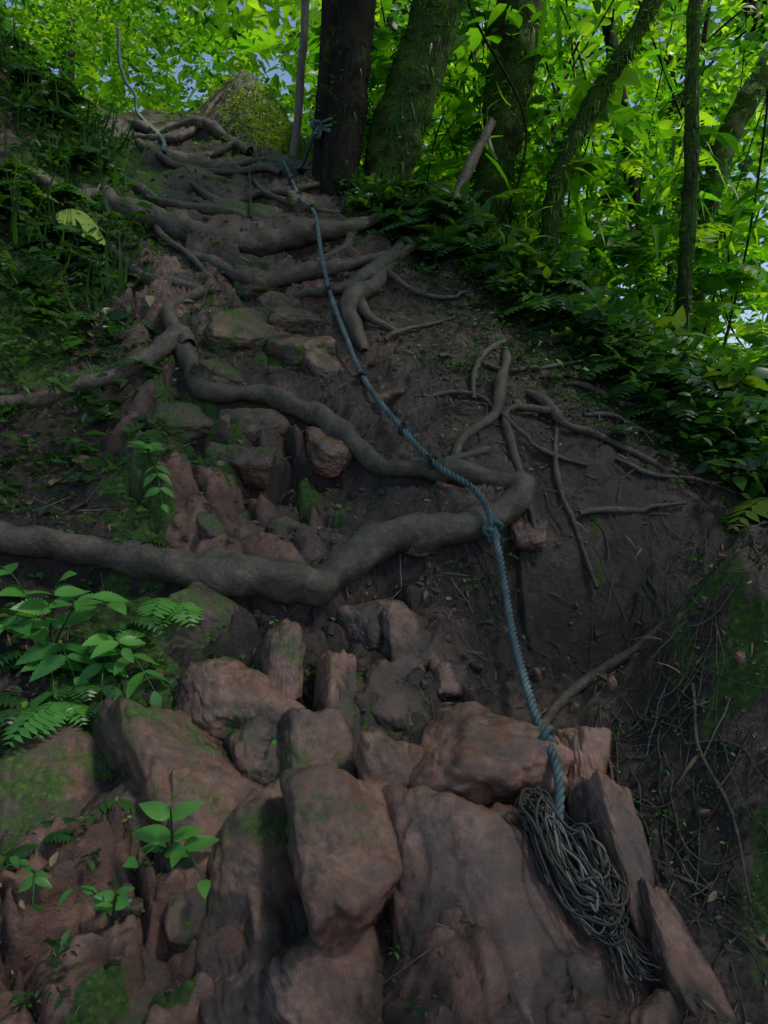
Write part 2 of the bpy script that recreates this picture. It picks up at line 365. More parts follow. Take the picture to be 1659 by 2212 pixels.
for k in range(900):
    if k<400: x,y=rng.uniform(.15,1.9),rng.uniform(2.7,4.6)
    elif k<680: x,y=rng.uniform(.62,1.5),rng.uniform(1.45,2.35)
    else: x,y=rng.uniform(-2.0,.6),rng.uniform(1.8,5.2)
    a=rng.uniform(-1,1)-math.pi/2 if rng.random()<.6 else rng.uniform(0,6.28)
    L=rng.uniform(.05,.30);m=int(L/.02)+3;pts=[]
    for q_ in range(m):
        pts.append((x,y));a+=rng.normal(0,.28);x+=.02*math.cos(a);y+=.02*math.sin(a)
    pts=np.array(pts);z=gz(pts[:,0],pts[:,1]);z=np.convolve(np.pad(z,2,mode='edge'),np.ones(5)/5,'valid')+.004
    r0=rng.uniform(.0010,.0038)
    V,Ff=tube(np.column_stack([pts,z])+NV*.004,np.linspace(r0,.0008,m),5)
    mb.add(V,Ff,rng.random())
mb.make('fine_rootlets',ROOTM)
# ------------------------------------------------------------------ rocks
import bmesh
def ico(n):
    bm=bmesh.new();bmesh.ops.create_icosphere(bm,subdivisions=n,radius=1)
    V=np.array([v.co[:] for v in bm.verts]);F=np.array([[v.index for v in f.verts] for f in bm.faces]);bm.free();return V,F
IV,IF=ico(6);JV,JF=ico(3)
def rockshape(dirs,seed,np_=7,p=13):
    r=np.random.default_rng(seed)
    N=nrmz(r.normal(size=(np_,3)));N=np.vstack([N,[[1,0,0],[-1,0,0],[0,1,0],[0,-1,0],[0,0,1],[0,0,-1]]+r.normal(size=(6,3))*.2]);N=nrmz(N)
    d=r.uniform(.68,1.0,len(N))
    q=np.clip(dirs@N.T,0,None)/d
    R=(q**p).sum(1)**(-1/p)*1.06
    V=dirs*R[:,None]
    rid=1-np.abs(vn3(V[:,0]*2.6,V[:,1]*2.6,V[:,2]*2.6,seed+9))*2
    V=V*(1+.24*vn3(V[:,0]*1.9,V[:,1]*1.9,V[:,2]*1.9,seed)+.10*vn3(V[:,0]*4.4,V[:,1]*4.4,V[:,2]*4.4,seed+3)-.18*np.clip(rid-.80,0,1)+.05*vn3(V[:,0]*11,V[:,1]*11,V[:,2]*11,seed+5)+.02*vn3(V[:,0]*28,V[:,1]*28,V[:,2]*28,seed+6))[:,None]
    return V
def rot(ax,ay,az):
    import mathutils
    return np.array(mathutils.Euler((ax,ay,az)).to_matrix())
def rock(x,y,sx,sy,sz,rz=0,rx=.6,ry=0,off=0,seed=1):
    V=rockshape(IV,seed)*np.array([sx,sy,sz])@rot(rx,ry,rz).T
    V=V+np.array([x,y,float(H0(x,y))])+NV*(off-.012)
    va=1-S((V[:,2]-gz(V[:,0],V[:,1]))/.08)
    return mesh('rock',V,IF,RK,var=va)
RL=[(.30,2.10,.25,.20,.16,.1,.3,.1,.03),(.27,1.64,.29,.42,.12,.2,.75,.05,-.02),(.04,2.03,.12,.18,.12,.35,.7,.1,.0),(-.09,1.84,.19,.26,.16,.55,.5,.35,.01),
(-.34,2.42,.08,.20,.11,.3,.9,.2,.02),(-.16,2.31,.075,.20,.11,.3,1.0,.3,.02),(-.40,3.02,.085,.06,.05,.2,.5,0,.03),(-.62,3.28,.16,.10,.12,-.2,.6,.2,.02),(-.80,3.05,.15,.28,.10,.6,.7,0,.02),(-.98,3.15,.16,.24,.09,.6,.7,0,.0),
(-.56,2.0,.18,.26,.13,.6,.7,.2,-.02),(-.44,1.80,.18,.26,.11,.6,.7,.3,-.01),(-.27,1.64,.20,.28,.12,.6,.6,.3,-.02),(-.50,2.28,.14,.18,.10,.9,.8,.2,.0),(-.47,4.03,.20,.16,.13,.2,.5,0,.0),
(.66,1.44,.14,.17,.08,.5,.6,0,-.02),(-.53,1.52,.22,.22,.11,.6,.6,.2,-.04),(-.08,1.50,.22,.22,.09,.8,.6,.2,-.03),(-.90,1.92,.22,.26,.13,.5,.7,.2,-.04),
(-.71,1.74,.18,.24,.11,.5,.7,.2,-.03),(-.75,4.15,.24,.18,.12,.5,.6,0,.0),(-.77,3.80,.26,.14,.10,.9,.6,0,-.01),(.11,2.56,.12,.16,.08,.1,.8,0,-.03),(-.62,3.55,.22,.14,.10,.8,.6,0,-.01),
(.28,3.22,.13,.07,.06,.5,.5,0,0),(.62,3.18,.11,.10,.07,.2,.5,0,-.03),(-.22,3.45,.15,.12,.09,.5,.5,0,-.03),(-.30,3.92,.16,.18,.10,.5,.6,0,-.01),(-.9,5.35,.20,.14,.11,.1,.6,0,-.03),(-1.35,5.8,.2,.14,.11,.6,.5,0,-.03),
(-.55,5.42,.14,.10,.10,.4,.5,0,-.02),(.52,1.52,.13,.28,.08,.35,.7,.2,-.02),(-.22,2.08,.12,.20,.10,.5,.8,.2,-.01),(-.37,2.12,.12,.18,.09,.4,.8,.1,-.02),
(.05,2.34,.15,.18,.09,.3,.8,.2,-.02),(-.03,2.66,.15,.14,.08,.4,.7,0,-.03),(-.66,2.55,.18,.18,.10,.3,.7,0,-.04),(.14,3.0,.09,.05,.05,.5,.5,0,.0),(-.78,4.65,.18,.14,.11,.2,.5,0,-.03),
(.575,2.05,.07,.18,.09,-.1,.8,0,.01),(.60,1.82,.06,.24,.08,.25,.75,0,.02),(.69,1.56,.07,.24,.07,.45,.7,0,.01),(-.33,2.85,.09,.07,.05,.4,.6,0,.02),(-.52,4.28,.18,.12,.11,.2,.6,0,-.01),(.24,1.32,.24,.18,.08,.3,.5,0,-.03),
(-.95,3.45,.18,.12,.08,.7,.6,0,-.01),(-.58,2.95,.15,.12,.07,.5,.6,0,-.01),(-.05,3.75,.10,.09,.07,.3,.6,0,-.03),(-.62,4.45,.14,.10,.09,.6,.6,0,-.02),(-.28,1.40,.2,.18,.09,.4,.6,0,-.03),(-.7,1.45,.20,.20,.09,.7,.6,0,-.03),(.22,2.44,.10,.09,.06,.2,.6,0,-.02)]
for k,a in enumerate(RL): rock(*a,seed=100+k)
mb=MB();n=0
while n<1100:
    x=rng.normal(.1,.75);y=rng.uniform(1.3,5.8);x=x+float(xc(y))
    s=rng.uniform(.004,.016)*(1.9 if rng.random()<.14 else 1)
    V=rockshape(JV,int(rng.integers(1e6)),6,16)*s*rng.uniform(.6,1.2,3)+np.array([x,y,float(gz(x,y))+s*.1])
    mb.add(V,JF,rng.uniform(.2,1));n+=1
mb.make('pebbles',RK)
# ------------------------------------------------------------------ rope
def offp(s,off):
    P=PT(s);return np.column_stack([P,H0(P[:,0],P[:,1])])+NV*np.asarray(off)[:,None]
RPp=np.vstack([[[-.50,5.68,4.10]],[[-.66,6.0,3.93]],offp("-84,643 -72,582 -59,541 -46,513 -38,470 -30,436 -21,408 -9,376 11,343 24,327 40,316 46,302 46,268 45,224 47,203 44,187",
  [.03,.07,.07,.12,.10,.09,.08,.07,.08,.09,.13,.12,.12,.12,.15,.12])])
rpath=catmull(RPp,.008)
def rope3(P,R,sr,pitch,mbd):
    T=nrmz(np.gradient(P,axis=0));L=np.concatenate([[0],np.cumsum(np.linalg.norm(np.diff(P,axis=0),axis=1))])
    a=nrmz(np.cross(T,[1,0,0.]));b_=np.cross(T,a)
    for k in range(3):
        ph=L/pitch*2*math.pi+k*2.094
        Q=P+(a*np.cos(ph)[:,None]+b_*np.sin(ph)[:,None])*R
        V,Ff=tube(Q,sr,7);mbd.add(V,Ff,.5)
mb=MB();rope3(rpath,.0078,.0072,.075,mb)
def knot(c,s,r,mbd,sd):
    t=np.linspace(0,2*math.pi,90);g=np.random.default_rng(sd)
    K=np.column_stack([np.sin(t)+2*np.sin(2*t),np.cos(t)-2*np.cos(2*t),-np.sin(3*t)*1.3])/3
    K=K@rot(*g.uniform(0,3,3)).T*s*np.array([1,.8,1.3])
    V,Ff=tube(K+c,r,7);mbd.add(V,Ff,.5)
def rnear(x,y):
    return rpath[np.argmin((rpath[:,0]-x)**2+(rpath[:,1]-y)**2)]
knot(rnear(.46,3.02),.035,.011,mb,1);knot(rnear(.46,3.02)-[0,0,.03],.03,.011,mb,5);knot(rnear(.46,2.03),.03,.011,mb,2)
rope=mb.make('climbing_rope',ROPE)
mb=MB()
for k,(x,y) in enumerate([(-.59,5.41),(-.46,5.13),(-.30,4.36),(-.09,3.76),(.11,3.43),(.24,3.27),(-.68,5.6)]):
    knot(rnear(x,y),.024,.008,mb,10+k)
mb.make('knots',CORD,parent=rope)
mb=MB();P=catmull(np.array([[-2.9,8.5,6.3],[-2.88,8.45,5.95],[-2.8,8.4,5.7],[-2.67,8.3,5.52],[-2.62,8.2,5.3],[-2.4,7.9,float(gz(-2.4,7.9))+.06],[-1.9,6.6,float(gz(-1.9,6.6))+.06],[-1.75,6.1,float(gz(-1.75,6.1))+.03]]),.012)
rope3(P,.010,.011,.09,mb);mb.make('climbing_rope',ROPE)
mb=MB()
for k in range(4):
    t=np.linspace(0,2*math.pi,50);c=np.array([-.42,5.74,4.06+.025*k])
    V,Ff=tube(c+np.column_stack([.10*np.cos(t),.10*np.sin(t),.02*np.sin(t*2+k)]),.011,7);mb.add(V,Ff,.5)
knot(np.array([-.50,5.66,4.10]),.04,.011,mb,33);knot(np.array([-.49,5.66,4.04]),.035,.011,mb,34)
mb.make('trunk_tie',ROPE,parent=rope)
from mathutils.bvhtree import BVHTree
BV=[]
for o in [o for o in C.objects if o.name.startswith('rock')]:
    n_=len(o.data.vertices);vv=np.empty(n_*3);o.data.vertices.foreach_get('co',vv);vv=vv.reshape(-1,3)
    if vv[:,0].min()>1 or vv[:,0].max()<.1 or vv[:,1].min()>2.3 or vv[:,1].max()<1.3: continue
    BV.append(BVHTree.FromPolygons(vv.tolist(),[tuple(p.vertices) for p in o.data.polygons]))
def topz(x,y):
    z=float(gz(x,y))
    for t in BV:
        h=t.ray_cast(Vector((x,y,9)),Vector((0,0,-1)))
        if h[0] is not None: z=max(z,h[0].z)
    return z
gx=np.linspace(.2,.85,56);gy=np.linspace(1.35,2.1,56)
TZ=np.array([[topz(a,b_) for a in gx] for b_ in gy])
for _ in range(6):
    Tp=np.pad(TZ,1,mode='edge');TZ=np.maximum(TZ-.003,(Tp[:-2,1:-1]+Tp[2:,1:-1]+Tp[1:-1,:-2]+Tp[1:-1,2:]+Tp[1:-1,1:-1])/5)
def tz(x,y):
    i=np.clip(((x-.2)/.65*55),0,54.99);j=np.clip(((y-1.35)/.75*55),0,54.99);a=i.astype(int);c=j.astype(int);fx=i-a;fy=j-c
    a1=np.minimum(a+1,55);c1=np.minimum(c+1,55)
    return (TZ[c,a]*(1-fx)+TZ[c,a1]*fx)*(1-fy)+(TZ[c1,a]*(1-fx)+TZ[c1,a1]*fx)*fy
mb=MB();g=rng
for k in range(210):
    t=np.linspace(0,2*math.pi*g.uniform(.45,1.0),46)+g.uniform(0,6.28)
    A=g.uniform(.08,.17);B_=g.uniform(.015,.078);th=-1.12+g.normal(0,.14)
    u=A*np.cos(t);v=B_*np.sin(t)*(1+.3*np.cos(t))+.015*np.sin(2*t+g.uniform(0,6))
    x=.46+g.normal(0,.014)+u*math.cos(th)*.8-v*math.sin(th);y=1.74+g.normal(0,.014)+u*math.sin(th)*.85+v*math.cos(th)*.8
    z=tz(x,y)+g.uniform(.003,.085)*(.4+.6*np.sin(t*.5+k)**2)+.005*np.sin(t*7+k)
    V,Ff=tube(np.column_stack([x,y,z])+NV*.008,g.uniform(.0018,.0042),5);mb.add(V,Ff,g.random())
for k in range(50):
    m=18;a=-1.15+g.normal(0,.22);x=.515+g.normal(0,.02)+np.cumsum(np.full(m,.006*math.cos(a)))+.006*np.sin(np.arange(m)*.5+k);y=1.65+g.normal(0,.025)+np.cumsum(np.full(m,.006*math.sin(a)))
    V,Ff=tube(np.column_stack([x,y,tz(x,y)+g.uniform(.004,.035)]),.0018,5);mb.add(V,Ff,g.random())
e0=rpath[-1]
for k in range(80):
    m=24;t=np.linspace(0,1,m);x1=.46+g.normal(0,.05);y1=1.74+g.normal(0,.05)
    x=e0[0]*(1-t)+x1*t+g.normal(0,.004);y=e0[1]*(1-t)+y1*t
    z0=e0[2]+g.normal(0,.005);z=np.maximum(z0*(1-t)+(tz(np.array([x1]),np.array([y1]))[0]+.03)*t,tz(x,y)+.005)
    V,Ff=tube(np.column_stack([x,y,z]),.0028,5);mb.add(V,Ff,g.random())
mb.make('frayed_rope_bundle',STR)
# ------------------------------------------------------------------ leaves
def leafT(rows=5,W=.22,pw=.85,fold=.3,droop=.25,serr=0,base=.0):
    t=np.linspace(0,1,rows);w=W*np.sin(np.pi*np.clip(t,0,1)**pw)**.9+base*(1-t)
    if serr: w=w*(1+serr*np.where(np.arange(rows)%2==0,1,-1))
    w[-1]=.002;w[0]=max(w[0],.004)
    z=-droop*t**2
    V=np.concatenate([np.stack([-w,t-.04*(w>W*.5)*serr,z+w*fold],1)[:,None],np.stack([0*w,t,z],1)[:,None],np.stack([w,t,z+w*fold],1)[:,None]],1).reshape(-1,3)
    i=np.arange(rows-1)*3
    F=np.concatenate([np.stack([i,i+1,i+4,i+3],1),np.stack([i+1,i+2,i+5,i+4],1)])
    return V,F
LT=leafT(5);LT3=leafT(4,.24);GR=leafT(5,.03,.5,.3,.55,0,.02);PIN=leafT(4,.16,.6,.1,.12,0,.06);HG=leafT(4,.05,.5,.2,.2,0,.03);WD=leafT(6,.30,.7,.25,.3)
SER=leafT(23,.24,.8,.22,.25,.13);BRD=leafT(12,.25,.75,.22,.3)
def place(mbd,T,pos,dr,nr,sc,var):
    TV,TF=T;N=len(pos)
    dr=nrmz(dr);sd=nrmz(np.cross(dr,nr));nr=np.cross(sd,dr)
    V=pos[:,None]+sc[:,None,None]*(TV[None,:,0:1]*sd[:,None]+TV[None,:,1:2]*dr[:,None]+TV[None,:,2:3]*nr[:,None])
    Fq=(TF[None]+(np.arange(N)*len(TV))[:,None,None]).reshape(-1,4)
    mbd.add(V.reshape(-1,3),Fq,np.repeat(var,len(TV)))
def sprigs(mbd,O,Dr,L,nl,ls,var,T=LT,g=rng,flat=.6):
    O=np.asarray(O);N=len(O);Dr=nrmz(Dr);up=np.array([0,0,1.])
    sd=nrmz(np.cross(Dr,up)+1e-4)
    for k in range(nl):
        t=(k+.6)/nl
        p=O+Dr*(L*t)[:,None];p[:,2]-=.25*L*t*t
        s=1 if k%2 else -1
        ld=Dr*.55+sd*s+g.normal(0,.3,(N,3));ld[:,2]-=.15
        if k==nl-1: ld=Dr+g.normal(0,.15,(N,3))
        nr=up+g.normal(0,flat,(N,3))
        place(mbd,T,p,ld,nr,ls*(.55+.7*math.sin(math.pi*min(t,.95)))*g.uniform(.8,1.2,N),np.clip(var+g.normal(0,.1,N),0,1))
def ferns(mbd,O,n_fr,L,var,g=rng,npin=15,rise=.9,T=PIN,azc=None,azw=math.pi):
    O=np.asarray(O);N=len(O);up=np.array([0,0,1.])
    for f in range(n_fr):
        az=g.uniform(0,6.28,N) if azc is None else azc+g.uniform(-azw,azw,N)
        dh=np.column_stack([np.cos(az),np.sin(az),0*az]);Lf=L*g.uniform(.6,1.15,N);a=rise*g.uniform(.5,1.3,N)
        P=lambda t:O+dh*(Lf*t*.85)[:,None]+up*(Lf*(a*t-(a*.75+.25)*t*t))[:,None]
        vv=np.clip(var+g.normal(0,.1,N),0,1)
        for k in range(1,npin+1):
            t=k/(npin+.6);p=P(t);tg=nrmz(P(t+.03)-P(t-.03));sd=nrmz(np.cross(tg,up))
            sz=Lf*.30*math.sin(math.pi*(t*.86+.12))**.8
            nr=np.cross(sd,tg)
            for s in(-1,1): place(mbd,T,p,sd*s*.95+tg*.35-up*.12,nr+g.normal(0,.12,(N,3)),sz,vv)
            place(mbd,GR,p-tg*(Lf/npin)[:,None],tg,nr,Lf/npin*1.3,vv*.5)
def G3(x,y,dz=0): return np.column_stack([x,y,gz(x,y)+dz])
def U(a,b,n): return rng.uniform(a,b,n)
mb=MB()
n=3700;x=U(-1.2,8.5,n);y=6.7+7*U(0,1,n)**1.2;zb=gz(x,y);z=zb+U(0,1,n)**.9*(1.0+.62*y)
az=U(0,6.28,n);cl=fbm(x*.9,z*.9+y*.4,3,71)
keep=(cl>-.12)&~((x<.9)&(y<8)&(z>4.2));x,y,z,az,cl=x[keep],y[keep],z[keep],az[keep],cl[keep];n=len(x)
sprigs(mb,np.column_stack([x,y,z]),np.column_stack([np.cos(az),np.sin(az),U(-.5,.5,n)]),U(.3,.7,n),8,U(.07,.19,n),np.clip(.5+cl*1.8+U(-.3,.3,n),0,1),LT3)
n=420;x=U(-.3,6,n);y=U(6.3,10,n);ferns(mb,np.column_stack([x,y,gz(x,y)+U(0,2.0,n)]),2,U(.4,.9,n),U(.25,.9,n),npin=11)
n=320;x=U(-.2,6,n);y=U(6.2,8.5,n);az=U(0,6.28,n);sprigs(mb,np.column_stack([x,y,gz(x,y)+U(0,2.8,n)]),np.column_stack([np.cos(az),np.sin(az),U(-.2,.9,n)]),U(.2,.6,n),5,U(.15,.27,n),U(.1,.9,n),WD,flat=.4)
n=1200;x=U(.6,6,n);y=U(6.0,9,n);az=U(0,6.28,n);place(mb,GR,np.column_stack([x,y,gz(x,y)+U(0,3,n)]),np.column_stack([np.cos(az),np.sin(az),U(-.6,.8,n)]),np.column_stack([np.cos(az),np.sin(az),0*az+.5]),U(.2,.6,n),U(.3,1,n))
mb.make('jungle_foliage',LEAF)
mb=MB();n=5200;x=U(-22,24,n);y=U(14,24,n);z=gz(x,y)+U(0,1,n)*16
az=U(0,6.28,n);sprigs(mb,np.column_stack([x,y,z]),np.column_stack([np.cos(az),np.sin(az),U(-.5,.5,n)]),U(.7,1.6,n),6,U(.35,.7,n),np.clip(.75+fbm(x*.3,z*.3,3,5)*1.5+U(-.2,.2,n),0,1),LT3)
mb.make('distant_foliage',LEAF)
mb=MB();n=3600;x=U(-7,-.4,n);y=U(8.6,12.5,n);z=gz(x,y)+U(0,1,n)*3.4
cl=fbm(x*1.1,z*1.1,3,73);keep=(cl>-.10)&~((np.abs(x+2.9-(y-9)*.35)<.5)&(z<gz(x,y)+1.0));x,y,z,cl=x[keep],y[keep],z[keep],cl[keep];n=len(x)
az=U(0,6.28,n);sprigs(mb,np.column_stack([x,y,z]),np.column_stack([np.cos(az),np.sin(az),U(-.9,.3,n)]),U(.25,.6,n),8,U(.05,.11,n),np.clip(.5+cl*2+U(-.25,.25,n),0,1),LT3)
mb.make('hillside_foliage',LEAF)
mb=MB();n=2400;x=U(-.25,4.2,n);dy=rng.exponential(.55,n)-.5-.55*S((x-.8)/1.2);y=yridge(x)+dy
o=G3(x,y,0);az=U(0,6.28,n);sprigs(mb,o,np.column_stack([np.cos(az)*.7,np.sin(az)*.7-.2,U(.3,1.2,n)]),U(.12,.5,n)*(.5+.5*S((x)/1.5)),7,U(.03,.11,n),U(.1,1,n),LT)
n=260;x=U(.1,4,n);y=yridge(x)+rng.exponential(.7,n)-.4-.55*S((x-.8)/1.2);ferns(mb,G3(x,y,0),4,U(.2,.5,n),U(.2,.9,n),npin=13)
n=160;x=U(.1,4,n);y=yridge(x)+rng.exponential(.5,n)-.4-.4*S((x-.8)/1.2);az=U(0,6.28,n);sprigs(mb,G3(x,y,0),np.column_stack([np.cos(az)*.6,np.sin(az)*.6-.3,U(.5,1.2,n)]),U(.15,.4,n),4,U(.10,.20,n),U(.3,1,n),WD,flat=.4)
n=3800;x=U(-.3,3.0,n);y=yridge(x)+rng.normal(0,.4,n)-.3-.5*S((x-.8)/1.2);az=U(0,6.28,n);sprigs(mb,G3(x,y,0),np.column_stack([np.cos(az),np.sin(az),U(.1,.8,n)]),U(.03,.12,n),5,U(.015,.04,n),U(.1,.8,n),LT3)
mb.make('ridge_undergrowth',UND)
mb=MB();n=3200;x=U(.2,2.4,n);y=U(2.9,5.2,n);mk=fbm(x*2.2,y*2.2,4,87)-.16+.35*S((y-yridge(x)+1.7)/1.3);keep=(mk>0)&(y<yridge(x));x,y=x[keep],y[keep];n=len(x);az=U(0,6.28,n)
sprigs(mb,G3(x,y,0),np.column_stack([np.cos(az),np.sin(az)-.3,U(.1,.9,n)]),U(.02,.10,n),4,U(.008,.030,n),U(.1,.9,n),LT3)
n=60;x=U(.6,2.2,n);y=U(3.3,4.8,n);keep=y>yridge(x)-1.4;x,y=x[keep],y[keep];n=len(x);ferns(mb,G3(x,y,0),3,U(.07,.2,n),U(.2,.8,n),npin=10)
mb.make('slope_plants',UND)
mb=MB();n=4200;x=U(-5,-1.2,n);y=U(3.2,9.5,n);d=x-xc(y);keep=(d<-.75-.5*rng.random(n));x,y=x[keep],y[keep];n=len(x)
az=U(0,6.28,n);sprigs(mb,G3(x,y,0),np.column_stack([np.cos(az)*.6+.3,np.sin(az)*.6-.4,U(.2,1.0,n)]),U(.06,.40,n),6,U(.02,.085,n),U(.05,.9,n),LT)
n=260;x=U(-5,-1.5,n);y=U(4.2,9.5,n);d=x-xc(y);keep=d<-1.15;x,y=x[keep],y[keep];n=len(x);ferns(mb,G3(x,y,.02),4,U(.2,.5,n),U(.2,.95,n),npin=13,azc=-.8,azw=1.6)
n=1600;x=U(-4,-1.2,n);y=U(4,9,n);d=x-xc(y);keep=(d<-.9);x,y=x[keep],y[keep];n=len(x);az=U(0,6.28,n)
place(mb,GR,G3(x,y,0),np.column_stack([np.cos(az)*.7+.2,np.sin(az)*.7-.4,U(.1,1,n)]),np.column_stack([np.cos(az),np.sin(az),0*az+.2]),U(.1,.35,n),U(.1,.9,n))
mb.make('bank_undergrowth',UND)
mb=MB();n=5200;x=U(-2.4,.15,n);y=U(1.3,4.9,n);d=x-xc(y);mk=(fbm(x*2.5,y*2.5,3,81)+.28*S((-d-.3)/.8)-.12)>0.0;keep=mk&(d<-.10);x,y=x[keep],y[keep];n=len(x)
az=U(0,6.28,n);sprigs(mb,G3(x,y,.005),np.column_stack([np.cos(az),np.sin(az)-.3,U(.1,.7,n)]),U(.02,.08,n),4,U(.008,.032,n),U(.1,.9,n),LT3)
mb.make('creeping_plants',UND)
mb=MB();n=160;x=U(-2.4,-.8,n);y=U(1.6,4.9,n);d=x-xc(y);keep=d<-.75;x,y=x[keep],y[keep];n=len(x);ferns(mb,G3(x,y,0),3,U(.08,.22,n),U(.2,.8,n),npin=10,azc=-.9,azw=1.4)
n=160;x=U(-2.4,-.9,n);y=U(1.8,4.9,n);d=x-xc(y);keep=d<-.8;x,y=x[keep],y[keep];n=len(x);az=U(0,6.28,n);sprigs(mb,G3(x,y,0),np.column_stack([np.cos(az)*.5,np.sin(az)*.5-.4,U(.4,1.0,n)]),U(.06,.18,n),5,U(.025,.06,n),U(.2,.9,n),LT)
mb.make('slope_plants',UND)
mb=MB();n=3200;x=U(.65,1.9,n);y=U(1.35,2.5,n);keep=fbm(x*4,y*4,3,83)+.25*(x-1.0)>-.03;x,y=x[keep],y[keep];n=len(x);az=U(0,6.28,n);sprigs(mb,G3(x,y,0),np.column_stack([np.cos(az),np.sin(az)-.3,U(.1,.7,n)]),U(.02,.06,n),4,U(.005,.016,n),U(.1,.8,n),LT3)
mb.make('creeping_plants',UND)
mb=MB();n=1800;x=rng.normal(-.95,.25,n);y=rng.normal(7.0,.22,n);az=U(0,6.28,n);place(mb,GR,G3(x,y,0),np.column_stack([np.cos(az)*.8,np.sin(az)*.8-.2,U(.2,.9,n)]),np.column_stack([np.cos(az),np.sin(az),0*az+.2]),U(.03,.10,n),U(.1,1,n))
n=1800;x=rng.normal(-1.05,.3,n);y=rng.normal(7.0,.25,n);az=U(0,6.28,n);sprigs(mb,G3(x,y,0),np.column_stack([np.cos(az),np.sin(az),U(.1,.8,n)]),U(.02,.10,n),4,U(.012,.035,n),U(.2,1,n),LT3)
mb.make('grass_tuft',GRASS)
mb=MB();n=5200;x=U(-2.2,2.2,n);y=U(1.4,5.6,n);keep=(fbm(x*2,y*2,3,91)>-.10);x,y=x[keep],y[keep];n=len(x);az=U(0,6.28,n)
dr=np.column_stack([np.cos(az),np.sin(az),np.sin(az)*.75])
place(mb,LT,G3(x,y,.006),dr,np.array([0,-.5,.85])+rng.normal(0,.3,(n,3)),U(.008,.042,n),U(0,.95,n)**1.4)
n=900;x=U(-2.0,1.8,n);y=U(1.4,5.2,n);az=U(0,6.28,n);place(mb,GR,G3(x,y,.010),np.column_stack([np.cos(az),np.sin(az),np.sin(az)*.75]),np.array([0,-.5,.85])+rng.normal(0,.2,(n,3)),U(.03,.12,n),U(.3,.93,n))
n=80;x=U(-1.9,-.6,n);y=U(2.7,4.6,n);az=U(0,6.28,n);place(mb,BRD,G3(x,y,.02),np.column_stack([np.cos(az),np.sin(az),np.sin(az)*.7]),np.array([.1,-.5,.85])+rng.normal(0,.3,(n,3)),U(.05,.10,n),U(.1,.93,n))
place(mb,BRD,np.array([[-1.98,4.62,float(gz(-1.98,4.62))+.16]]),np.array([[1,-.25,-.45]]),np.array([[0,-.8,.6]]),np.array([.34]),np.array([1.0]))
for (x,y,s,v,a) in [(-1.06,3.15,.11,.8,.3),(-1.22,3.05,.13,.1,1.8),(-1.02,3.28,.09,.5,2),(-1.35,3.2,.12,.75,.2),(-1.1,2.98,.10,.08,4),(-.9,3.05,.07,.4,1),(-1.3,4.2,.10,.8,5),(-.35,1.85,.1,.7,1)]:
    place(mb,BRD,np.array([[x,y,float(gz(x,y))+.04]]),np.array([[math.cos(a),math.sin(a),.6*math.sin(a)]]),np.array([[.2,-.5,.8]]),np.array([s]),np.array([v]))
mb.make('leaf_litter',DEAD)
mb=MB()
for k in range(110):
    x,y=rng.uniform(-1.9,1.5),rng.uniform(1.5,4.8);a=rng.uniform(0,6.28);L=rng.uniform(.05,.20)
    xx=np.linspace(0,L,5)*math.cos(a)+x+rng.normal(0,.003,5);yy=np.linspace(0,L,5)*math.sin(a)+y;zz=np.linspace(float(gz(xx[0],yy[0])),float(gz(xx[-1],yy[-1])),5)+.008
    V,Ff=tube(np.column_stack([xx,yy,zz])+NV*.006,rng.uniform(.0012,.003),5);mb.add(V,Ff,rng.random())
mb.make('fallen_twigs',PALE)
def plant(name,base,stems,T,mat=NEARL):
    mb=MB()
    for (tip,nl,ls,v) in stems:
        b0=np.array(base,float);tp=np.array(tip,float);mid=(b0+tp)/2+[0,0,.25*np.linalg.norm(tp-b0)]
        P=catmull(np.array([b0,mid,tp]),.02);V,Ff=tube(P,np.linspace(.004,.0018,len(P)),6);mb.add(V,Ff,.1)
        for k in range(nl):
            f=.35+.65*k/max(nl-1,1);p=P[int(f*(len(P)-1))]
            tg=nrmz(P[min(int(f*(len(P)-1))+1,len(P)-1)]-P[max(int(f*(len(P)-1))-1,0)])
            for s in ((-1,1) if k<nl-1 else (0,)):
                sd=nrmz(np.cross(tg,[0,0,1.]));d=sd*s+tg*.5+rng.normal(0,.15,3)
                place(mb,T,p[None],d[None],(np.array([0,-.45,.8])+rng.normal(0,.2,3))[None],np.array([ls*(.6+.4*math.sin(math.pi*f*.9))*rng.uniform(.85,1.15)]),np.array([v*rng.uniform(.8,1.1)]))
    mb.make(name,mat)
def gp(x,y,h=0): return [x,y,float(gz(x,y))+h]
plant('nettle_plant',gp(-1.12,2.42),[(gp(-1.02,2.3,.30),4,.12,.9),(gp(-.86,2.3,.22),4,.125,.8),(gp(-1.2,2.3,.14),4,.12,.7),(gp(-.95,2.22,.08),4,.12,.6),(gp(-1.3,2.4,.28),4,.11,.8),(gp(-.98,2.15,.0),3,.12,.6)],SER)
plant('nettle_plant',gp(-.9,2.35),[(gp(-.80,2.22,.16),4,.10,.9),(gp(-.70,2.2,.06),4,.10,.8),(gp(-.85,2.15,.0),3,.10,.7)],SER)
plant('broadleaf_plant',gp(-.52,1.74,.05),[(gp(-.50,1.66,.16),3,.095,1),(gp(-.42,1.64,.10),2,.085,.9),(gp(-.58,1.66,.10),2,.08,.8)],BRD)
plant('seedling',gp(-.22,1.90,.05),[(gp(-.21,1.84,.14),2,.045,.9)],BRD)
plant('seedling',gp(-.62,1.60),[(gp(-.58,1.54,.10),3,.05,.8),(gp(-.68,1.54,.11),3,.05,.7)],BRD)
plant('seedling',gp(-.33,2.13,.05),[(gp(-.32,2.08,.12),2,.035,.9)],BRD)
plant('seedling',gp(-.95,3.0),[(gp(-.93,2.90,.24),4,.075,.9),(gp(-.85,2.83,.06),4,.07,.8)],SER)
